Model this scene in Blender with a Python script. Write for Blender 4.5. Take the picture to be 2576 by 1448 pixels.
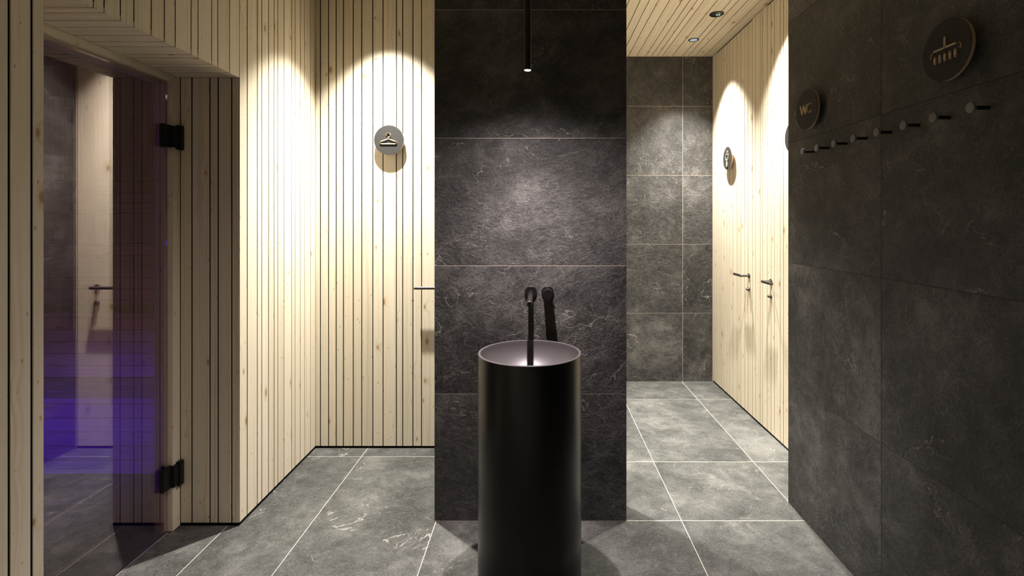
import bpy, bmesh, math, random
from mathutils import Vector, Matrix
random.seed(7)
for o in list(bpy.data.objects): bpy.data.objects.remove(o, do_unlink=True)
S = bpy.context.scene
COL = S.collection

# ------------------------------------------------------------------ camera, world, exposure, lights
F, VX, VY, H = 1288.0, 1356.0, 555.0, 1.41
cam_d = bpy.data.cameras.new('camera'); cam = bpy.data.objects.new('camera', cam_d); COL.objects.link(cam)
cam.location = (0, 0, H); cam.rotation_euler = (math.pi/2, 0, 0)
cam_d.sensor_width = 36.0; cam_d.lens = 36.0*F/2576
cam_d.shift_x = (1288-VX)/2576; cam_d.shift_y = (VY-724)/2576
cam_d.clip_start = 0.02
S.camera = cam
S.view_settings.view_transform = 'Standard'; S.view_settings.look = 'None'
S.view_settings.exposure = 2.36; S.view_settings.gamma = 1.0; S.view_settings.use_curve_mapping = False
W = bpy.data.worlds.new('world'); S.world = W; W.use_nodes = True
W.node_tree.nodes['Background'].inputs[0].default_value = (0, 0, 0, 1)
W.node_tree.nodes['Background'].inputs[1].default_value = 0.0

CEIL = 2.855
WARM = (1.0, 0.955, 0.875)
DOWN = [  # x, y, power, cone, label
    (-0.93, 2.84, 57, 84, 'round recessed ceiling downlight in front of the clothes hanger sign door'),
    (0.15, 2.84, 52, 84, 'round recessed ceiling downlight behind the dark stone pillar'),
    (1.272, 3.06, 46, 84, 'round recessed ceiling downlight near the end of the dark stone wall'),
    (1.235, 4.09, 50, 84, 'small round chrome and black downlight nearest the far stone wall'),
    (-0.45, -0.80, 82, 77, 'unseen round downlight added behind the camera to brighten the hall'),  # added fill lamp, out of view, lifts the near boards and walls
]
PEND = (-0.045, 2.03, 2.006)

def spot(name, loc, power, size, blend, color, rad):
    d = bpy.data.lights.new(name, 'SPOT'); d.energy = power; d.spot_size = math.radians(size)
    d.spot_blend = blend; d.color = color; d.shadow_soft_size = rad
    o = bpy.data.objects.new(name, d); COL.objects.link(o); o.location = loc
    return o
for (x, y, p, c, _) in DOWN:            # each reflector: an even wash with a brighter core
    spot('downlight_beam', (x, y, CEIL-0.012), p*.62, c, 0.48, WARM, 0.018)
    spot('downlight_core', (x, y, CEIL-0.012), p*2.0, c*.80, 1.0, WARM, 0.018)
spot('pendant_core', (PEND[0], PEND[1], PEND[2]-0.006), 28, 34, 1.0, (1.0, 0.90, 0.90), 0.012)
spot('pendant_spill', (PEND[0], PEND[1], PEND[2]-0.006), 8, 158, 1.0, (1.0, 0.87, 0.86), 0.012)
spot('pendant_beam', (PEND[0], PEND[1], PEND[2]-0.006), 21, 100, 1.0, (1.0, 0.87, 0.86), 0.012)

# ------------------------------------------------------------------ materials
def new_mat(name):
    m = bpy.data.materials.new(name); m.use_nodes = True
    nt = m.node_tree; nt.nodes.clear()
    out = nt.nodes.new('ShaderNodeOutputMaterial')
    return m, nt, out
def N(nt, t, **kw):
    n = nt.nodes.new(t)
    for k, v in kw.items(): setattr(n, k, v)
    return n
def L(nt, a, b): nt.links.new(a, b)
def math_n(nt, op, a, b=None, c=None, clamp=False):
    n = N(nt, 'ShaderNodeMath', operation=op, use_clamp=clamp)
    for i, v in enumerate((a, b, c)):
        if v is None: continue
        if isinstance(v, (int, float)): n.inputs[i].default_value = v
        else: L(nt, v, n.inputs[i])
    return n.outputs[0]
def mixc(nt, f, a, b):
    n = N(nt, 'ShaderNodeMix', data_type='RGBA')
    for i, v in ((0, f), (6, a), (7, b)):
        if isinstance(v, (int, float)): n.inputs[i].default_value = v
        elif isinstance(v, tuple): n.inputs[i].default_value = (*v, 1)
        else: L(nt, v, n.inputs[i])
    return n.outputs[2]
def maprange(nt, v, a, b, c=0.0, d=1.0, smooth=True):
    n = N(nt, 'ShaderNodeMapRange'); n.interpolation_type = 'SMOOTHSTEP' if smooth else 'LINEAR'
    L(nt, v, n.inputs[0])
    for i, x in zip((1, 2, 3, 4), (a, b, c, d)): n.inputs[i].default_value = x
    return n.outputs[0]
def principled(nt, out):
    p = N(nt, 'ShaderNodeBsdfPrincipled'); L(nt, p.outputs[0], out.inputs[0]); return p
def plain(name, col, rough=0.5, metal=0.0, spec=0.5):
    m, nt, out = new_mat(name); p = principled(nt, out)
    tc = N(nt, 'ShaderNodeTexCoord'); ns = N(nt, 'ShaderNodeTexNoise'); ns.inputs['Scale'].default_value = 220
    L(nt, tc.outputs['Object'], ns.inputs['Vector'])
    c = mixc(nt, maprange(nt, ns.outputs[0], .3, .7), tuple(v*.93 for v in col), tuple(v*1.07 for v in col))
    L(nt, c, p.inputs['Base Color'])
    p.inputs['Roughness'].default_value = rough; p.inputs['Metallic'].default_value = metal
    p.inputs['Specular IOR Level'].default_value = spec
    return m
def rand_offset(nt, k=37.0):
    oi = N(nt, 'ShaderNodeObjectInfo'); tc = N(nt, 'ShaderNodeTexCoord')
    wn = N(nt, 'ShaderNodeTexWhiteNoise', noise_dimensions='1D'); L(nt, oi.outputs['Random'], wn.inputs['W'])
    sc = N(nt, 'ShaderNodeVectorMath', operation='SCALE'); L(nt, wn.outputs['Color'], sc.inputs[0]); sc.inputs[3].default_value = k
    ad = N(nt, 'ShaderNodeVectorMath', operation='ADD'); L(nt, tc.outputs['Object'], ad.inputs[0]); L(nt, sc.outputs[0], ad.inputs[1])
    return ad.outputs[0], oi.outputs['Random']
def noise(nt, vec, scale, detail=6, rough=.6, dist=0.0, sv=None):
    if sv:
        mp = N(nt, 'ShaderNodeMapping'); mp.inputs['Scale'].default_value = sv; L(nt, vec, mp.inputs[0]); vec = mp.outputs[0]
    n = N(nt, 'ShaderNodeTexNoise'); L(nt, vec, n.inputs['Vector'])
    n.inputs['Scale'].default_value = scale; n.inputs['Detail'].default_value = detail
    n.inputs['Roughness'].default_value = rough; n.inputs['Distortion'].default_value = dist
    return n.outputs[0]

def wood(name, axis, light=(.78, .71, .57), dark=(.63, .53, .385)):
    m, nt, out = new_mat(name); p = principled(nt, out)
    vec, rnd = rand_offset(nt)
    sep = N(nt, 'ShaderNodeSeparateXYZ'); L(nt, vec, sep.inputs[0])
    X, Y, Z = sep.outputs
    if axis == 'z': u, v = math_n(nt, 'ADD', X, Y), Z
    elif axis == 'x': u, v = math_n(nt, 'ADD', Y, Z), X
    else: u, v = math_n(nt, 'ADD', X, Z), Y
    # knots on a sheared cell grid
    cb = N(nt, 'ShaderNodeCombineXYZ')
    L(nt, math_n(nt, 'MULTIPLY', u, 8.0), cb.inputs[0]); L(nt, math_n(nt, 'MULTIPLY', v, 3.6), cb.inputs[1])
    vo = N(nt, 'ShaderNodeTexVoronoi', voronoi_dimensions='2D'); L(nt, cb.outputs[0], vo.inputs['Vector']); vo.inputs['Scale'].default_value = 1.0
    cs = N(nt, 'ShaderNodeSeparateColor'); L(nt, vo.outputs['Color'], cs.inputs[0])
    size = math_n(nt, 'MULTIPLY_ADD', math_n(nt, 'POWER', cs.outputs[0], 3.0), 0.085, 0.008)
    ratio = math_n(nt, 'DIVIDE', vo.outputs['Distance'], size)
    core = maprange(nt, ratio, .55, 1.1, 1, 0); halo = maprange(nt, ratio, .8, 2.6, 1, 0)
    cb2 = N(nt, 'ShaderNodeCombineXYZ')
    L(nt, math_n(nt, 'MULTIPLY', u, 17.0), cb2.inputs[0]); L(nt, math_n(nt, 'MULTIPLY', v, 7.5), cb2.inputs[1])
    vp = N(nt, 'ShaderNodeTexVoronoi', voronoi_dimensions='2D'); L(nt, cb2.outputs[0], vp.inputs['Vector']); vp.inputs['Scale'].default_value = 1.0
    cp = N(nt, 'ShaderNodeSeparateColor'); L(nt, vp.outputs['Color'], cp.inputs[0])
    pin = maprange(nt, math_n(nt, 'DIVIDE', vp.outputs['Distance'], math_n(nt, 'MAXIMUM', math_n(nt, 'MULTIPLY_ADD', cp.outputs[1], .085, -.012), .0005)), .5, 1.1, 1, 0)
    # growth lines bend round the knots
    bend = math_n(nt, 'MULTIPLY', maprange(nt, vo.outputs['Distance'], 0.0, .30, 1, 0), math_n(nt, 'MULTIPLY', cs.outputs[0], .035))
    low = noise(nt, vec, 1.0, 2, .5, 0, {'z': (7, 7, .9), 'x': (.9, 7, 7), 'y': (7, .9, 7)}[axis])
    uu = math_n(nt, 'ADD', math_n(nt, 'ADD', u, bend), math_n(nt, 'MULTIPLY', low, .06))
    cg = N(nt, 'ShaderNodeCombineXYZ'); L(nt, math_n(nt, 'MULTIPLY', uu, 85.0), cg.inputs[0]); L(nt, math_n(nt, 'MULTIPLY', v, .35), cg.inputs[1])
    ring = noise(nt, cg.outputs[0], 1.0, 3, .6)
    cf = N(nt, 'ShaderNodeCombineXYZ'); L(nt, math_n(nt, 'MULTIPLY', u, 500.0), cf.inputs[0]); L(nt, math_n(nt, 'MULTIPLY', v, 9.0), cf.inputs[1])
    fine = noise(nt, cf.outputs[0], 1.0, 2, .6)
    c = mixc(nt, maprange(nt, ring, .47, .70, 0, .85), light, dark)
    c = mixc(nt, maprange(nt, fine, .3, .75, 0, .26), c, dark)
    wn = N(nt, 'ShaderNodeTexWhiteNoise', noise_dimensions='1D'); L(nt, math_n(nt, 'ADD', rnd, 3.7), wn.inputs['W'])
    tone = mixc(nt, wn.outputs[0], (.94, .93, .90), (1.05, 1.04, 1.04))
    mu = N(nt, 'ShaderNodeMix', data_type='RGBA', blend_type='MULTIPLY'); mu.inputs[0].default_value = 1
    L(nt, c, mu.inputs[6]); L(nt, tone, mu.inputs[7]); c = mu.outputs[2]
    c = mixc(nt, math_n(nt, 'MULTIPLY', halo, .40), c, (.56, .40, .21))
    c = mixc(nt, math_n(nt, 'MULTIPLY', core, .75), c, (.33, .19, .08))
    c = mixc(nt, math_n(nt, 'MULTIPLY', pin, .65), c, (.36, .22, .10))
    L(nt, c, p.inputs['Base Color'])
    p.inputs['Roughness'].default_value = .62; p.inputs['Specular IOR Level'].default_value = .3
    b = N(nt, 'ShaderNodeBump'); b.inputs['Strength'].default_value = .25; b.inputs['Distance'].default_value = .0008
    L(nt, math_n(nt, 'ADD', ring, fine), b.inputs['Height']); L(nt, b.outputs[0], p.inputs['Normal'])
    return m

def stone(name, lo, mid, hi, vein, bump=.004, rough=.62, veinamt=.8, spec=.35, pk=(.66, 1.28)):
    m, nt, out = new_mat(name); p = principled(nt, out)
    vec, rnd = rand_offset(nt)
    # rotate the sheets of slate a little differently in every tile
    vr = N(nt, 'ShaderNodeVectorRotate', rotation_type='EULER_XYZ'); L(nt, vec, vr.inputs['Vector'])
    rv = N(nt, 'ShaderNodeCombineXYZ')
    a = math_n(nt, 'MULTIPLY_ADD', rnd, 3.6, -1.8)
    for i in range(3): L(nt, a, rv.inputs[i])
    L(nt, rv.outputs[0], vr.inputs['Rotation']); vec = vr.outputs[0]
    big = noise(nt, vec, 2.2, 7, .62, .4)
    warp = N(nt, 'ShaderNodeTexNoise'); L(nt, vec, warp.inputs['Vector']); warp.inputs['Scale'].default_value = 5; warp.inputs['Detail'].default_value = 4
    ws = N(nt, 'ShaderNodeVectorMath', operation='SCALE'); L(nt, warp.outputs['Color'], ws.inputs[0]); ws.inputs[3].default_value = .10
    wv = N(nt, 'ShaderNodeVectorMath', operation='ADD'); L(nt, vec, wv.inputs[0]); L(nt, ws.outputs[0], wv.inputs[1]); wv = wv.outputs[0]
    sheet = noise(nt, wv, 9.0, 10, .70, .4, (1.0, 1.2, 1.35))
    rg = N(nt, 'ShaderNodeTexNoise'); rg.noise_type = 'RIDGED_MULTIFRACTAL'; rg.normalize = False
    mp = N(nt, 'ShaderNodeMapping'); mp.inputs['Scale'].default_value = (1.0, 1.3, 1.5); L(nt, wv, mp.inputs[0]); L(nt, mp.outputs[0], rg.inputs['Vector'])
    for k_, v_ in (('Scale', 26.0), ('Detail', 7.0), ('Roughness', .80), ('Lacunarity', 2.2), ('Offset', .9), ('Gain', 1.6), ('Distortion', .3)): rg.inputs[k_].default_value = v_
    ridge = maprange(nt, rg.outputs[0], .2, 2.6, 0, 1, False)
    grit = noise(nt, wv, 120.0, 5, .75, .8, (1.0, 1.5, 1.9))
    t = math_n(nt, 'ADD', math_n(nt, 'MULTIPLY', big, .32), math_n(nt, 'ADD', math_n(nt, 'MULTIPLY', sheet, .30), math_n(nt, 'MULTIPLY', grit, .38)))
    c = mixc(nt, maprange(nt, t, .42, .51), lo, mid)
    c = mixc(nt, maprange(nt, t, .50, .58), c, hi)
    c = mixc(nt, math_n(nt, 'MULTIPLY', maprange(nt, ridge, .60, .92), .60), c, hi)
    patch = N(nt, 'ShaderNodeMix', data_type='RGBA', blend_type='MULTIPLY'); patch.inputs[0].default_value = 1
    L(nt, c, patch.inputs[6]); L(nt, maprange(nt, noise(nt, wv, 2.6, 5, .6), .36, .64, *pk), patch.inputs[7]); c = patch.outputs[2]
    # thin pale veins and flake edges
    v1 = math_n(nt, 'ABSOLUTE', math_n(nt, 'SUBTRACT', noise(nt, wv, 1.7, 5, .55, .6, (1, 1.6, 1.9)), .5))
    m1 = maprange(nt, noise(nt, vec, 1.6, 2, .5), .46, .56)
    vein1 = math_n(nt, 'MULTIPLY', maprange(nt, v1, .0, .0036, 1, 0), m1)
    v2 = math_n(nt, 'ABSOLUTE', math_n(nt, 'SUBTRACT', noise(nt, wv, 6.5, 7, .6, .8, (1, 1.7, 2.0)), .5))
    m2 = maprange(nt, noise(nt, vec, 3.3, 3, .5), .50, .66)
    vein2 = math_n(nt, 'MULTIPLY', maprange(nt, v2, .0, .0075, 1, 0), m2)
    va = math_n(nt, 'ADD', vein1, math_n(nt, 'MULTIPLY', vein2, .55), clamp=True)
    c = mixc(nt, math_n(nt, 'MULTIPLY', va, veinamt), c, vein)
    L(nt, c, p.inputs['Base Color'])
    p.inputs['Roughness'].default_value = rough; p.inputs['Specular IOR Level'].default_value = spec
    h = math_n(nt, 'ADD', math_n(nt, 'MULTIPLY', sheet, .75), math_n(nt, 'ADD', math_n(nt, 'MULTIPLY', grit, .28), math_n(nt, 'ADD', math_n(nt, 'MULTIPLY', ridge, .17), math_n(nt, 'MULTIPLY', va, .12))))
    b = N(nt, 'ShaderNodeBump'); b.inputs['Strength'].default_value = 1.0; b.inputs['Distance'].default_value = bump
    L(nt, h, b.inputs['Height']); L(nt, b.outputs[0], p.inputs['Normal'])
    return m

WZ, WX_, WY = wood('spruce_upright', 'z'), wood('spruce_across', 'x'), wood('spruce_lengthwise', 'y')
SW = wood('sauna_aspen_across', 'x', (.62, .46, .33), (.45, .31, .21))
SZ = wood('sauna_aspen_upright', 'z', (.62, .46, .33), (.45, .31, .21))
ST_FLOOR = stone('slate_floor', (.029, .030, .0275), (.066, .0665, .062), (.132, .131, .122), (.34, .33, .30), .006, .62, .75, pk=(.94, 1.10))
ST_WALL = stone('slate_wall', (.013, .0125, .0120), (.036, .034, .0325), (.105, .100, .094), (.26, .245, .22), .0075, .5, .75, .6)
BLACK = plain('shadow_gap_black', (.006, .006, .006), .9, 0, .1)
GROUT_F = plain('pale_floor_grout', (.46, .44, .385), .9)
GROUT_LIT = plain('edge_lit_wall_grout', (.42, .36, .30), .9)  # lightened: stands for light caught on the tile edges at each joint
GROUT_R = plain('dark_wall_grout', (.035, .030, .025), .9)
CERAMIC = plain('matt_black_ceramic', (.010, .009, .009), .30, 0, .42)
BOWL_LIT = plain('satin_bowl_painted_lit', (.050, .044, .046), .42, 0, .5)  # same basin as the black body, pendant light put into its colour
BLACKMETAL = plain('black_metal', (.012, .011, .011), .32, .3)
HINGE = plain('black_hinge_metal', (.012, .012, .013), .45, .3)
GUN = plain('dark_brushed_steel', (.13, .12, .11), .32, .85)
HOOKM = plain('charcoal_powder_coat', (.20, .195, .195), .5, .1)
SIGNF = plain('charcoal_sign_face', (.022, .021, .020), .6, 0, .35)
SIGNW = plain('plywood_sign_edge', (.46, .35, .22), .6)
ICON = plain('raised_wood_icon', (.60, .47, .30), .6)
CHROME = plain('chrome_reflector', (.75, .77, .80), .15, 1.0)

def emis(name, col, st):
    m, nt, out = new_mat(name); e = N(nt, 'ShaderNodeEmission'); e.inputs[0].default_value = (*col, 1); e.inputs[1].default_value = st
    L(nt, e.outputs[0], out.inputs[0]); return m
LENS = emis('pendant_lens', (1, .95, .95), 90)
LAMPGLOW = emis('downlight_reflector_glow', (.85, .92, 1), .10)
GREEN = emis('green_led', (.05, 1, .35), 3)
m, nt, out = new_mat('bronze_glass'); GLASS = m
tr = N(nt, 'ShaderNodeBsdfTransparent'); tr.inputs[0].default_value = (.80, .73, .75, 1)
gl = N(nt, 'ShaderNodeBsdfGlossy'); gl.inputs[0].default_value = (.95, .92, .92, 1); gl.inputs['Roughness'].default_value = 0.0
lw = N(nt, 'ShaderNodeLayerWeight'); lw.inputs[0].default_value = .5
mx = N(nt, 'ShaderNodeMixShader'); L(nt, math_n(nt, 'MULTIPLY_ADD', math_n(nt, 'POWER', lw.outputs['Facing'], 2.2), .92, .075), mx.inputs[0])
L(nt, tr.outputs[0], mx.inputs[1]); L(nt, gl.outputs[0], mx.inputs[2]); L(nt, mx.outputs[0], out.inputs[0])

# ------------------------------------------------------------------ helpers
WL = {}
def link(name, me, loc, mat, parent=None, rot=None):
    o = bpy.data.objects.new(name, me); COL.objects.link(o)
    if mat is not None and not me.materials: me.materials.append(mat)
    loc = Vector(loc)
    WL[o] = loc
    if parent is not None:
        o.parent = parent; loc = loc - WL[parent] if parent in WL else loc
    o.location = loc
    if rot: o.rotation_euler = rot
    return o
MESH = {}
def box_mesh(dx, dy, dz, bev, mat):
    k = (round(dx, 4), round(dy, 4), round(dz, 4), bev, mat.name)
    if k in MESH: return MESH[k]
    bm = bmesh.new(); bmesh.ops.create_cube(bm, size=1, matrix=Matrix.Diagonal((dx, dy, dz, 1)))
    if bev: bmesh.ops.bevel(bm, geom=bm.edges[:], offset=bev, segments=1, affect='EDGES')
    me = bpy.data.meshes.new('box'); bm.to_mesh(me); bm.free(); me.materials.append(mat); MESH[k] = me
    return me
def box(name, x, y, z, mat, parent=None, bev=0):
    (x0, x1), (y0, y1), (z0, z1) = sorted(x), sorted(y), sorted(z)
    return link(name, box_mesh(x1-x0, y1-y0, z1-z0, bev, mat), ((x0+x1)/2, (y0+y1)/2, (z0+z1)/2), mat, parent)
def struct(o): o['kind'] = 'structure'; return o
def empty(name, loc, rz=0.0):
    o = bpy.data.objects.new(name, None); COL.objects.link(o); o.location = loc; o.rotation_euler = (0, 0, rz); o.empty_display_size = .05
    return o
def tag(o, label, cat, group=None):
    o['label'] = label; o['category'] = cat
    if group: o['group'] = group
    return o
def from_bm(name, bm, mat, parent, loc=(0, 0, 0), smooth=False, rot=None):
    me = bpy.data.meshes.new(name); bmesh.ops.recalc_face_normals(bm, faces=bm.faces[:]); bm.to_mesh(me); bm.free()
    if smooth:
        for f in me.polygons: f.use_smooth = True
        try: me.set_sharp_from_angle(angle=math.radians(40))
        except Exception: pass
    me.materials.append(mat)
    o = bpy.data.objects.new(name, me); COL.objects.link(o); o.location = loc
    if parent is not None: o.parent = parent
    if rot: o.rotation_euler = rot
    return o
def add_cyl(bm, p0, p1, r0, r1=None, seg=32, cap=True):
    p0, p1 = Vector(p0), Vector(p1); d = p1-p0; r1 = r0 if r1 is None else r1
    M = Matrix.Translation((p0+p1)/2) @ d.to_track_quat('Z', 'Y').to_matrix().to_4x4()
    bmesh.ops.create_cone(bm, cap_ends=cap, segments=seg, radius1=r0, radius2=r1, depth=d.length, matrix=M)
def add_box(bm, x, y, z):
    M = Matrix.Translation(((x[0]+x[1])/2, (y[0]+y[1])/2, (z[0]+z[1])/2)) @ Matrix.Diagonal((abs(x[1]-x[0]), abs(y[1]-y[0]), abs(z[1]-z[0]), 1))
    bmesh.ops.create_cube(bm, size=1, matrix=M)
def lathe(bm, prof, seg=96, close=False):
    rings = []
    for (r, z) in prof:
        if r < 1e-6: rings.append([bm.verts.new((0, 0, z))])
        else: rings.append([bm.verts.new((r*math.cos(2*math.pi*i/seg), r*math.sin(2*math.pi*i/seg), z)) for i in range(seg)])
    for a, b in zip(rings, rings[1:]):
        for i in range(seg):
            j = (i+1) % seg
            if len(a) == 1: bm.faces.new((a[0], b[i], b[j]))
            elif len(b) == 1: bm.faces.new((a[i], a[j], b[0]))
            else: bm.faces.new((a[i], a[j], b[j], b[i]))
def yat(X, px): return X*F/(px-VX)          # distance where the plane x = X crosses an image column
def xat(Y, px): return (px-VX)*Y/F

GAP = .0054; BT = .018
def fill(a, b, lo=.065, hi=.115):
    out = [a]
    while out[-1] < b-hi*1.3: out.append(out[-1]+random.uniform(lo, hi))
    if b-out[-1] > hi: out.append((out[-1]+b)/2)
    return out+[b]
def boards_x(root, X, ys, z0, z1, side, mat=WZ, th=BT, skip=None, bev=.0012):
    """upright boards on the plane x = X, room on the side 'side' (+1/-1)"""
    for a, b in zip(ys, ys[1:]):
        if skip and skip(a, b): continue
        box('board', (X, X-side*th), (a+GAP/2, b-GAP/2), (z0, z1), mat, root, bev)
def boards_y(root, Y, xs, z0, z1, mat=WZ, th=BT):
    for a, b in zip(xs, xs[1:]):
        box('board', (a+GAP/2, b-GAP/2), (Y, Y+th), (z0, z1), mat, root, .0012)

XL, XR, XW, XN = -1.386, 1.25, 1.525, -1.66
YB, YF, YP, YE, YN0 = 3.175, 4.495, 2.405, 2.368, 1.436
ZS = 2.072
REAR = -1.7
FG = .014                                    # black shadow gap above the floor

# ------------------------------------------------------------------ floor
fl = struct(box('floor', (-4.1, 2.9), (REAR-.2, 5.6), (-.05, -.0005), GROUT_F))
G2 = .0030
cols = [(-4.1, -3.40), (-3.40, -2.82), (-2.82, -2.24), (-2.24, -1.682), (-1.682, -1.441), (-1.441, -1.063), (-1.063, -.484), (-.484, .096), (.096, .671), (.671, 1.254), (1.254, 1.80)]
for i, (a, b) in enumerate(cols):
    if b <= -1.4: ys = [REAR, -.9, .25, 1.42, 2.56, 3.72]
    elif b < -.4: ys = [REAR, -.445, .725, 1.895, 3.065, YB+.05]
    elif a < .5 and a > -.6: ys = [REAR, -.97, .205, 1.36, 2.409, 2.997, 4.045, YF+.02]
    else: ys = [REAR, -.97, .205, 1.36, 2.409, 2.997, 4.045, YF+.02]
    for y0, y1 in zip(ys, ys[1:]):
        box('tile', (a+G2/2, b-G2/2), (y0+G2/2, y1-G2/2), (-.012, 0), ST_FLOOR, fl, .0006)

# ------------------------------------------------------------------ ceiling
ce = struct(box('ceiling', (-1.6, 1.75), (REAR-.1, YF+.15), (CEIL+.0012, CEIL+.06), BLACK))
cx = [xat(YF, p) for p in (1580.6, 1601.5, 1624.7, 1639.6, 1653.5, 1666, 1691, 1717.5, 1730.8, 1749, 1772.9, 1796)]
cx = fill(-1.45, cx[0])[:-1] + cx
for a, b in zip(cx, cx[1:]):
    box('board', (a+.002, b-.002), (REAR, YF), (CEIL, CEIL+.018), WY, ce, .001)

# ------------------------------------------------------------------ left wall: boards, niche cut out
wl = struct(box('wall_left', (XL-.0014, XL-.05), (YE+.0225, YB+.003), (0, CEIL+.02), BLACK))
above = box('backing', (XL-.0014, XL-.05), (YN0, YE), (ZS+.02, CEIL+.02), BLACK, wl)
near = box('backing', (XL-.0014, XL-.05), (REAR, YN0-.022), (0, CEIL+.02), BLACK, wl)
ysf = sorted([YE]+[yat(XL, p) for p in (622, 647.5, 658.7, 675.6, 690, 699, 714.7, 734, 742.6, 756, 766.5, 781.7)]+[YB-.002])
boards_x(wl, XL, ysf, FG, CEIL-.006, 1)
ysn = sorted([yat(XL, p) for p in (235.4, 262, 303, 337, 380.6, 413.8, 441, 480.8, 498.3, 532.5, 547.7, 577.6, 602.5)]+[YN0, 1.515])
boards_x(wl, XL, ysn, ZS+.0008, CEIL-.006, 1, bev=0)
ysb = fill(REAR, yat(XL, -60))[:-1]+[yat(XL, -60), yat(XL, 23), yat(XL, 80), YN0]
boards_x(wl, XL, ysb, FG, CEIL-.006, 1)

# niche: soffit with boards mitred to those above, end wall facing the camera, near return
so = struct(box('ceiling_niche', (XL-.03, XN-.02), (YN0, YE), (ZS+.02, ZS+.05), BLACK))
for a, b in zip(ysn, ysn[1:]):
    a2, b2 = a+GAP/2, b-GAP/2
    bm = bmesh.new()
    vs = [(XL-.0005, a2, ZS), (XL-.0005, b2, ZS), (XN, b2, ZS), (XN, a2, ZS), (XL-.019, a2, ZS+.018), (XL-.019, b2, ZS+.018), (XN, b2, ZS+.018), (XN, a2, ZS+.018)]
    c = Vector(((XL+XN)/2, (a+b)/2, ZS+.009)); v = [bm.verts.new(Vector(p)-c) for p in vs]
    for q in ((0, 1, 2, 3), (4, 5, 6, 7), (0, 1, 5, 4), (1, 2, 6, 5), (2, 3, 7, 6), (3, 0, 4, 7)): bm.faces.new([v[k] for k in q])
    from_bm('board', bm, WX_, so, c-WL[so])
wn_ = struct(box('wall_niche', (XL-.0015, XN-.03), (YE+.0014, YE+.06), (0, ZS+.02), BLACK))
boards_y(wn_, YE, [XN]+[xat(YE, p) for p in (482.4, 527.9, 548.4, 582.6)]+[XL], FG, ZS)
wr_ = struct(box('wall_return', (XL-.02, XN-.03), (YN0-.06, YN0-BT-.003), (0, ZS+.02), BLACK))
for a, b in zip([XN, -1.57, -1.48, XL], [-1.57, -1.48, XL]):
    box('board', (a+GAP/2, b-GAP/2), (YN0-BT, YN0), (FG, ZS), WZ, wr_, .001)

# ------------------------------------------------------------------ back wall with the hanger door (door_1)
XD0, XD1 = xat(YB, 805.6), -.497
wb = struct(box('wall_back', (XL-.05, XD0), (YB+.0014, YB+.09), (0, CEIL+.02), BLACK))
boards_y(wb, YB, [XL-.006, XD0], FG, CEIL-.006)
d1 = struct(box('door_1', (XD0+.002, XD1-.002), (YB+.0014, YB+.04), (FG, CEIL-.02), BLACK))
boards_y(d1, YB, [XD0]+[xat(YB, p) for p in (826.4, 845.6, 863.6, 888.5, 909.8, 937.8, 963.6, 997.2, 1013.2, 1038.8, 1060.5)]+[XD1], FG, CEIL-.02)

def lever(parent, base, n, along, length=.135, out=.055, key=True):
    """lever handle: rosette on the door, stem along the normal n, grip along 'along'"""
    b = Vector(base)-WL[parent]; n = Vector(n); al = Vector(along)
    bm = bmesh.new(); add_cyl(bm, b, b+n*.006, .017)
    add_cyl(bm, b+n*.006, b+n*out, .0085, seg=24)
    bmesh.ops.create_uvsphere(bm, u_segments=20, v_segments=12, radius=.0098, matrix=Matrix.Translation(b+n*out))
    add_cyl(bm, b+n*out, b+n*out+al*length, .0098, seg=28)
    h = from_bm('door_handle', bm, GUN, parent, smooth=True)
    if key:
        k = b+Vector((0, 0, -.098)); bm = bmesh.new(); add_cyl(bm, k, k+n*.008, .014); add_cyl(bm, k+n*.008, k+n*.022, .010, .008, 24)
        from_bm('lock_knob', bm, GUN, parent, smooth=True)
lever(d1, (-.625, YB, 1.0), (0, -1, 0), (-1, 0, 0), .137, .052)

# ------------------------------------------------------------------ far stone wall
GW = .0026
wf = struct(box('wall_far', (-.5, 1.6), (YF+.0006, YF+.10), (0, CEIL+.02), GROUT_LIT))
zs = [0, .600, 1.205, 1.808, 2.415, CEIL-.004]
fx = [-.45, .062, .664, xat(YF, 1717.5), XW-.002]
for a, b in zip(fx, fx[1:]):
    for z0, z1 in zip(zs, zs[1:]):
        box('tile', (a+GW/2, b-GW/2), (YF, YF+.01), (z0+GW/2, z1-GW/2), ST_WALL, wf, .0005)

# ------------------------------------------------------------------ right wood wall with two flush doors
ww = struct(box('wall_corridor', (XW+.0225, XW+.08), (2.35, YF+.1), (0, CEIL+.02), BLACK))
YD1a, YD1b = yat(XW, 1893), yat(XW, 1803)           # door_2: person sign
YD2a, YD2b = 2.70, yat(XW, 1929.7)                  # door_3: half hidden behind the stone wall
gy = sorted([yat(XW, p) for p in (1807, 1815, 1820.5, 1827.5, 1835.7, 1843.2, 1853.5, 1864, 1873.5, 1881, 1899.7, 1912, 1918.4, 1947.7, 1962.6, 1970.2, 1983.6, 1998, 2010)]+[YD1a, YD1b, YD2a, YD2b, 2.60, 2.42, YF-.003, 3.365])
gy = [g for i, g in enumerate(gy) if i == 0 or g-gy[i-1] > .022]
for a, b in zip(gy, gy[1:]):
    mid = (a+b)/2
    if not (YD1a < mid < YD1b or YD2a < mid < YD2b): box('tongue', (XW+.0012, XW+.022), (a, b), (.002, CEIL-.012), BLACK, ww)
    if YD1a < mid < YD1b or YD2a < mid < YD2b: continue
    box('board', (XW, XW+BT), (a+GAP/2, b-GAP/2), (FG, CEIL-.004), WZ, ww, .0012)
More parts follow.
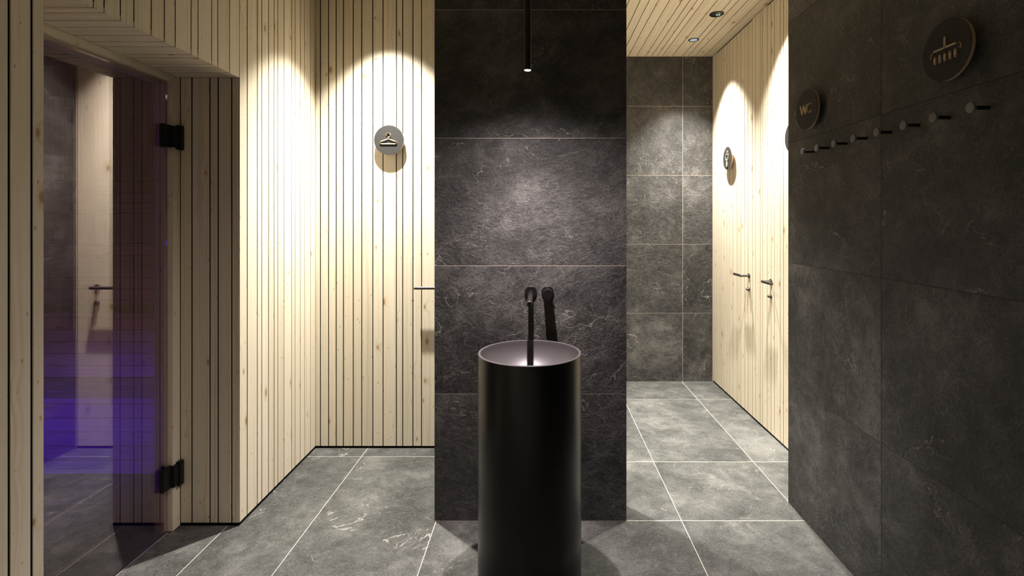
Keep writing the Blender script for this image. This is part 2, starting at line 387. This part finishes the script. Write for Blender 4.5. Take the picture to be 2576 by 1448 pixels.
for nm, ya, yb, hy, al, sg in (('door_2', YD1a, YD1b, 3.712, (0, 1, 0), 1), ('door_3', YD2a, YD2b, 3.362, (0, -1, 0), -1)):
    d = struct(box(nm, (XW+.0012, XW+.022), (ya+.002, yb-.002), (FG, CEIL-.022), BLACK))
    for a, b in zip(gy, gy[1:]):
        if ya < (a+b)/2 < yb: box('board', (XW, XW+BT), (a+GAP/2, b-GAP/2), (FG, CEIL-.012), WZ, d, .0012)
    lever(d, (XW, hy, 1.012), (-1, 0, 0), al, .135, .058)

# ------------------------------------------------------------------ right stone wall
wr = struct(box('wall_right', (XR+.0009, 1.60), (REAR, 2.568-.0015), (0, CEIL+.02), GROUT_R))
zr = [0, .597, 1.201, 1.797, 2.398, CEIL-.004]
ry = [REAR, -.53, .67, 1.870, 2.568]
for a, b in zip(ry, ry[1:]):
    for z0, z1 in zip(zr, zr[1:]):
        box('tile', (XR, XR+.01), (a+GW/2, b-(GW/2 if b < 2.5 else 0)), (z0+GW/2, z1-GW/2), ST_WALL, wr, .0004)
for z0, z1 in zip(zr, zr[1:]):
    box('tile', (XR+.011, XW-.002), (2.558, 2.568), (z0+GW/2, z1-GW/2), ST_WALL, wr)

# ------------------------------------------------------------------ pillar: broad slate front, deep left cheek, open behind
PX0, PX1 = xat(YP, 1093), xat(YP, 1576)
wp = struct(box('wall_pillar', (PX0+.0008, PX1-.0008), (YP+.0006, YP+.153), (0, CEIL+.01), GROUT_LIT))
ck = box('core', (PX0+.0015, PX0+.10), (YP+.153, YB+.04), (0, CEIL+.01), GROUT_LIT, wp)
zp = [.003, .598, 1.199, 1.798, 2.401, CEIL-.004]
for z0, z1 in zip(zp, zp[1:]):
    box('tile', (PX0, PX1), (YP, YP+.01), (z0+GW/2, z1-GW/2), ST_WALL, wp, .0005)
    box('tile', (PX0, PX0+.01), (YP+.0106, YB-.002), (z0+GW/2, z1-GW/2), ST_WALL, wp)
    box('tile', (PX1-.01, PX1), (YP+.0105, YP+.155), (z0+GW/2, z1-GW/2), ST_WALL, wp)
wc = struct(box('wall_corridor_left', (-.42, -.385), (YP+.155, YF), (0, CEIL), BLACK))
for a, b in zip(*(lambda t: (t, t[1:]))(fill(YP+.16, YF-.01))):
    box('board', (-.385, -.367), (a+GAP/2, b-GAP/2), (FG, CEIL-.006), WZ, wc)
wre = struct(box('wall_rear', (-1.5, 1.7), (REAR-.08, REAR-.02), (0, CEIL+.02), BLACK))
for a, b in zip(*(lambda t: (t, t[1:]))(fill(-1.386, XR-.01, .45, .6))):
    box('panel', (a+GAP/2, b-GAP/2), (REAR-.018, REAR), (FG, CEIL-.006), ST_WALL, wre)

# ------------------------------------------------------------------ sauna door (glass) and frame
tr1 = struct(box('trim_1', (XN-.075, XN), (2.319, YE), (.004, ZS), WZ))
box('stop', (XN-.073, XN-.030), (2.308, 2.319), (.004, 2.028), WZ, tr1, .001)
box('head', (XN-.075, XN), (YN0+.0, 2.319), (2.042, ZS), WY, tr1, .001)
box('head_stop', (XN-.073, XN-.030), (YN0+.0, 2.319), (2.026, 2.042), WY, tr1)
box('jamb', (XN-.075, XN), (YN0, YN0+.045), (.004, 2.042), WZ, tr1, .001)
d4 = struct(box('door_4', (XN-.028, XN-.020), (YN0+.050, 2.313), (.010, 2.034), GLASS))
def hinge(z0):
    bm = bmesh.new()
    zc0, zc1 = z0, z0+.10
    def slab(x0, x1, y0, y1, a, b):
        M = Matrix.Translation(((x0+x1)/2, (y0+y1)/2, (a+b)/2)) @ Matrix.Diagonal((x1-x0, y1-y0, b-a, 1))
        r = bmesh.ops.create_cube(bm, size=1, matrix=M)
        es = list({e for v in r['verts'] for e in v.link_edges})
        bmesh.ops.bevel(bm, geom=es, offset=.003, segments=2, affect='EDGES')
    slab(-1.6795, -1.660, 2.262, 2.322, zc0, zc1); slab(-1.700, -1.6885, 2.300, 2.318, zc0, zc1)
    slab(-1.674, -1.646, 2.309, 2.344, zc0+.002, zc1-.002)
    slab(-1.660, -1.640, 2.338, YE-.0005, zc0-.006, zc1+.006)
    h = from_bm('hinge', bm, HINGE, d4, -WL[d4])
    bm = bmesh.new(); add_box(bm, (-1.652, -1.648), (2.3355, 2.339), (zc0+.03, zc1-.03))
    from_bm('slot', bm, BLACK, h)
hinge(1.741); hinge(.203)

# ------------------------------------------------------------------ sauna behind the glass
YS = 3.59
ws = struct(box('wall_sauna', (-4.0, XL-.09), (YS+.02, YS+.08), (0, 2.56), BLACK))
def sboards_h(root, zs_):
    for a, b in zip(zs_, zs_[1:]): box('board', (-3.98, -1.50), (YS, YS+.018), (a+.002, b-.002), SW, root, .001)
zz = lambda px: H-(px-VY)*YS/F
sboards_h(ws, [.78]+[zz(p) for p in (755, 727, 699, 671, 643, 612)])
sboards_h(ws, [zz(536), zz(510), zz(483), zz(456)])
pitch = 26*YS/F
x = -1.52
while x > -3.95:
    box('board', (x-pitch+.002, x-.002), (YS+.004, YS+.018), (zz(612)+.002, zz(536)-.002), SZ, ws)
    box('board', (x-pitch+.002, x-.002), (YS+.004, YS+.018), (zz(456)+.002, 2.5), SZ, ws)
    x -= pitch
s2 = struct(box('wall_sauna_side', (-4.06, -3.99), (.9, YS+.08), (0, 2.56), SZ))
s3 = struct(box('wall_sauna_front', (-4.0, XL-.09), (.82, .9), (0, 2.56), SZ))
s4 = struct(box('ceiling_sauna', (-4.0, XN-.03), (.9, YS+.05), (2.5, 2.56), SW))
s5 = struct(box('wall_sauna_inner', (-1.50, XL-.055), (YE+.062, YS+.02), (0, 2.5), SZ))
s6 = struct(box('wall_sauna_return', (XN-.076, XN-.036), (.9, YN0-.0), (0, 2.5), SZ))
s7 = struct(box('wall_sauna_head', (XN-.076, XN-.036), (YN0, YE), (ZS+.001, 2.5), SZ))
s8 = struct(box('wall_sauna_stub', (-1.72, -1.50), (YE+.001+.061, YE+.10), (0, 2.5), SZ))
def bench(label, y0, y1, ztop, zbot, n):
    e = empty('sauna_bench', (-2.75, (y0+y1)/2, zbot)); WL[e] = Vector(e.location); tag(e, label, 'bench')
    w = (y1-y0)/3
    for k in range(3): box('seat_slat', (-3.98, -1.51), (y0+k*w+.002, y0+(k+1)*w-.002), (ztop-.028, ztop), SW, e, .002)
    top = ztop-.029
    h = (top-zbot)/n
    for k in range(n): box('riser_board', (-3.98, -1.51), (y0+.001, y0+.02), (zbot+k*h+.002, zbot+(k+1)*h-.002), SW, e, .001)
    box('back_board', (-3.98, -1.51), (y0+.025, y0+.03), (zbot, top), BLACK, e)
    return e
b1 = bench('lower step of the sauna bench behind the glass door, glowing blue', 2.85, 3.235, .42, 0.0, 5)
b2 = bench('upper sauna bench behind the glass door, lit violet from below', 3.22, 3.585, .83, .425, 5)
def profile(z, x0, x1, col, glow, power, label, spread=180, tilt=90):
    """a glowing light profile on the sauna's near wall, washing the benches"""
    xm = (x0+x1)/2
    e = tag(empty('light_profile', (xm, .905, z)), label, 'light strip')
    m_ = emis('profile_glow', col, glow)
    o = box('diffuser', (x0, x1), (.901, .912), (z-.012, z+.012), m_); o.parent = e; o.location = (0, 0, 0)
    o = box('channel', (x0-.01, x1+.01), (.900, .906), (z-.018, z+.018), GUN); o.parent = e; o.location = (0, -.002, 0)
    d = bpy.data.lights.new('profile_beam', 'AREA'); d.shape = 'RECTANGLE'; d.size = x1-x0; d.size_y = .024; d.energy = power; d.color = col; d.spread = math.radians(spread)
    o = bpy.data.objects.new('profile_beam', d); COL.objects.link(o); o.location = (xm, .92, z); o.rotation_euler = (math.radians(tilt), 0, math.radians(8))
profile(1.25, -3.8, -1.85, (.05, .012, 1.0), 1.4, 1.3, 'blue glowing light profile on the sauna wall', 36, 60)
profile(1.05, -3.8, -2.1, (.55, .10, .75), .3, .12, 'violet glowing light profile under the blue one on the sauna wall', 50, 78)
profile(2.3, -3.8, -2.1, (1.0, .70, .55), .3, .16, 'unseen dim warm fill light added high on the sauna wall')  # added fill, out of view, lifts the dim upper sauna boards

# ------------------------------------------------------------------ ceiling fixtures
for (x, y, p, c, lab) in DOWN:
    e = tag(empty('downlight', (x, y, CEIL)), lab, 'ceiling light')
    bm = bmesh.new(); lathe(bm, [(.031, .004), (.031, -.003), (.041, -.003), (.041, 0), (.041, .002)], 48)
    from_bm('trim_ring', bm, BLACKMETAL, e, smooth=True)
    bm = bmesh.new(); lathe(bm, [(0.0, -.001), (.010, -.0012), (.019, -.0005), (.027, -.002), (.032, -.0016)], 40)
    from_bm('reflector', bm, LAMPGLOW, e, smooth=True)
e = tag(empty('emergency_light', (1.242, 3.579, CEIL)), 'round black ceiling fitting with tiny green indicator light', 'ceiling light')
bm = bmesh.new(); lathe(bm, [(.049, 0), (.049, -.004), (.046, -.006), (.020, -.006), (.018, -.003), (0, -.003)], 48)
from_bm('housing', bm, BLACKMETAL, e, smooth=True)
bm = bmesh.new(); lathe(bm, [(.012, -.003), (.012, -.008), (.008, -.010), (0, -.011)], 32)
from_bm('lens', bm, CHROME, e, smooth=True)
bm = bmesh.new(); bmesh.ops.create_uvsphere(bm, u_segments=12, v_segments=8, radius=.0028, matrix=Matrix.Translation((.018, 0, -.007)))
from_bm('indicator', bm, GREEN, e)

# pendant tube
e = tag(empty('pendant_lamp', (PEND[0], PEND[1], CEIL)), 'slim black tube pendant lamp hanging above the round washbasin', 'pendant lamp')
L0 = PEND[2]-CEIL
bm = bmesh.new(); lathe(bm, [(.0125, L0+.004), (.0125, L0), (.0145, L0), (.0145, -.02), (.0145, -.0005)], 40)
from_bm('tube', bm, BLACKMETAL, e, smooth=True)
bm = bmesh.new(); lathe(bm, [(.03, -.0005), (.03, -.018), (.0146, -.020)], 40)
from_bm('ceiling_rose', bm, BLACKMETAL, e, smooth=True)
bm = bmesh.new(); lathe(bm, [(.0124, L0+.002), (.008, L0+.0005), (0, L0)], 32)
from_bm('lens', bm, LENS, e, smooth=True)

# ------------------------------------------------------------------ washbasin
e = tag(empty('washbasin', (-.0365, 1.997, 0)), 'tall matt black cylindrical washbasin standing before the stone pillar', 'washbasin')
R = .2005; Zr = .90
prof = [(0, .0005), (R-.030, .0005), (R-.018, .003), (R-.008, .012), (R-.002, .028), (R, .05), (R, Zr-.003)]
bm = bmesh.new(); lathe(bm, prof, 128); from_bm('body', bm, CERAMIC, e, smooth=True)
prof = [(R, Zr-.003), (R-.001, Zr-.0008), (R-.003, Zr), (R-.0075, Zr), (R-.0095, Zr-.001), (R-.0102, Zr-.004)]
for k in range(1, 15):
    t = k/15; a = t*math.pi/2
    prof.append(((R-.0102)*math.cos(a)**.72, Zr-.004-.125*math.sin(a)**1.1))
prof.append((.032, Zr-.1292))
bm = bmesh.new(); lathe(bm, prof, 128); from_bm('bowl', bm, BOWL_LIT, e, smooth=True)['label'] = 'satin bowl and rim, colour lightened for the pendant light'
bm = bmesh.new(); lathe(bm, [(.034, Zr-.1285), (.030, Zr-.1270), (.024, Zr-.1265), (0, Zr-.1262)], 48)
from_bm('drain_cover', bm, BLACKMETAL, e, smooth=True)

# wall spout and mixer
e = tag(empty('wall_spout', (-.0385, YP, 1.075)), 'black wall spout reaching out over the washbasin', 'tap')
bm = bmesh.new(); add_cyl(bm, (0, 0, 0), (0, -.007, 0), .0285, seg=48); add_cyl(bm, (0, -.007, 0), (0, -.009, 0), .0285, .0265, 48)
from_bm('wall_plate', bm, BLACKMETAL, e, smooth=True)
bm = bmesh.new(); add_cyl(bm, (0, -.009, 0), (0, -.345, 0), .0115, seg=32); add_cyl(bm, (0, -.345, 0), (0, -.348, 0), .0115, .0095, 32)
add_cyl(bm, (0, -.334, -.008), (0, -.334, -.014), .008, seg=24)
from_bm('spout', bm, BLACKMETAL, e, smooth=True)
e = tag(empty('wall_mixer', (.0405, YP, 1.075)), 'round black wall mixer knob with thin lever, right of the spout', 'tap')
bm = bmesh.new(); add_cyl(bm, (0, 0, 0), (0, -.007, 0), .0285, seg=48); add_cyl(bm, (0, -.007, 0), (0, -.009, 0), .0285, .0265, 48)
from_bm('wall_plate', bm, BLACKMETAL, e, smooth=True)
bm = bmesh.new(); add_cyl(bm, (0, -.009, 0), (0, -.034, 0), .0215, seg=48); add_cyl(bm, (0, -.036, 0), (0, -.072, 0), .0215, seg=48); add_cyl(bm, (0, -.034, 0), (0, -.036, 0), .0195, seg=48)
from_bm('knob', bm, BLACKMETAL, e, smooth=True)
bm = bmesh.new(); add_cyl(bm, (.010, -.060, -.016), (.034, -.066, -.066), .0034, seg=16)
from_bm('lever', bm, BLACKMETAL, e, smooth=True)

# ------------------------------------------------------------------ hooks on the right stone wall
HY = [2.331, 2.211, 2.083, 1.954, 1.818, 1.685, 1.558, 1.423]
words = ['farthest of the eight, beside the wall end', 'second from the far end of the row', 'third from the far end, right of the WC sign',
         'fourth from the far end of the row', 'fifth from the far end, at the vertical tile joint', 'third from the near end of the row',
         'second nearest, left of the shower sign', 'nearest of the eight, under the shower sign']
proto = None
for y, w in zip(HY, words):
    if proto is None:
        e = empty('coat_hook', (XR, y, 1.724), 0)
        bm = bmesh.new(); add_cyl(bm, (-.046, 0, 0), (-.053, 0, 0), .0150, seg=40); add_cyl(bm, (-.053, 0, 0), (-.054, 0, 0), .0150, .0138, 40)
        from_bm('head', bm, HOOKM, e, smooth=True)
        bm = bmesh.new(); add_cyl(bm, (0, 0, 0), (-.046, 0, 0), .0055, seg=24)
        from_bm('stem', bm, HINGE, e, smooth=True)
        proto = e
    else:
        e = proto.copy(); COL.objects.link(e); e.location = (XR, y, 1.724)
        for ch in list(proto.children):
            c = ch.copy(); COL.objects.link(c); c.parent = e
    tag(e, 'small round black wall hook, '+w, 'hook', 'row of coat hooks on the dark stone wall')

# ------------------------------------------------------------------ door signs
def add_stroke(bm, pts, w, y0, y1, closed=False):
    P = [Vector((p[0], 0, p[1])) for p in pts]
    if closed: P.append(P[0])
    for a, b in zip(P, P[1:]):
        d = b-a
        if d.length < 1e-7: continue
        n = Vector((-d.z, 0, d.x)).normalized()*w/2
        q = [a+n, b+n, b-n, a-n]
        f = [bm.verts.new((v.x, y0, v.z)) for v in q]; g = [bm.verts.new((v.x, y1, v.z)) for v in q]
        bm.faces.new(f); bm.faces.new(g[::-1])
        for i in range(4): bm.faces.new((f[i], g[i], g[(i+1) % 4], f[(i+1) % 4]))
    for p in P: add_cyl(bm, (p.x, y0, p.z), (p.x, y1, p.z), w/2, seg=16)
def arc(cx, cy, r, a0, a1, n=10):
    return [(cx+r*math.cos(math.radians(a0+(a1-a0)*i/n)), cy+r*math.sin(math.radians(a0+(a1-a0)*i/n))) for i in range(n+1)]
D = .182
def sign(loc, rz, label, strokes, w=.034, partname='icon'):
    e = tag(empty('door_sign', loc, rz), label, 'sign')
    bm = bmesh.new(); add_cyl(bm, (0, 0, 0), (0, -.020, 0), .035, seg=40); from_bm('wall_mount', bm, BLACKMETAL, e, smooth=True)
    bm = bmesh.new(); add_cyl(bm, (0, -.020, 0), (0, -.0305, 0), D/2, seg=96); from_bm('edge_band', bm, SIGNW, e, smooth=True)['label'] = 'pale plywood edge'
    bm = bmesh.new(); add_cyl(bm, (0, -.0305, 0), (0, -.0325, 0), D/2, seg=96); from_bm('face', bm, SIGNF, e, smooth=True)
    for nm, paths in strokes:
        bm = bmesh.new()
        for pts, closed, ww_ in paths:
            add_stroke(bm, [(x*D, y*D) for x, y in pts], (ww_ or w)*D, -.0325, -.0372, closed)
        from_bm(nm, bm, ICON, e)
    return e
q = lambda x, y: ((x-560)/690, -(y-580)/690)
hook = arc(q(550, 468)[0], q(550, 468)[1], .068, 175, -45, 14)
hanger = hook+[q(560, 515), q(545, 530), q(545, 545), q(560, 556)]+[q(715, 612)]+arc(q(716, 640)[0], q(716, 640)[1], .040, 70, -90, 8)+arc(q(383, 640)[0], q(383, 640)[1], .040, -90, -250, 8)+[q(522, 563)]
sign((-.9215, YB, 1.905), 0, 'round charcoal sign with a raised clothes hanger on the pale wood door', [('icon', [(hanger, False, None)])], .026)
RZ = -math.pi/2
person = [('head', [(arc(0, .27, .042, 0, 330, 12), True, .030)]),
          ('body', [([(-.10, .17), (.10, .17)]+arc(.10, .14, .03, 90, 0, 4)+[(.13, -.02), (.055, -.10), (-.055, -.10), (-.13, -.02)]+arc(-.10, .14, .03, 180, 90, 4), True, .030),
                    ([(-.045, -.12), (-.045, -.34)], False, .05), ([(.0, -.12), (.0, -.34)], False, .06), ([(.045, -.12), (.045, -.34)], False, .05)])]
sign((XW, 4.06, 1.905), RZ, 'round charcoal sign with a raised standing person on corridor door', person)
sign((XW, 3.018, 1.905), RZ, 'round charcoal sign half hidden behind the end of the dark stone wall', [('icon', [([(-.1, .0), (.1, 0)], False, None)])])
Wl = [(-.25, .115), (-.17, -.105), (-.095, .115), (-.015, -.105), (.055, .115)]
Cl = arc(.175, .005, .11, 50, 310, 16)
sign((XR, 2.332, 1.917), RZ, 'round charcoal sign with raised letters WC on dark stone wall', [('letter', [(Wl, False, None)]), ('letter', [(Cl, False, None)])], .027)
bar = [(-.31, -.05)]+arc(-.24, -.03, .07, 180, 90, 6)+arc(.24, -.03, .07, 90, 0, 6)+[(.31, -.05)]
sh = [('shower_head', [([(0, .04), (0, .205)], False, .026), (bar, False, .024)])]
sh += [('water_line', [([(k*.105, -.065), (k*.105, -.17)], False, .032)]) for k in (-2, -1, 0, 1, 2)]
sign((XR, 1.533, 1.921), RZ, 'largest looking round charcoal sign, with raised shower symbol, on dark stone wall', sh)
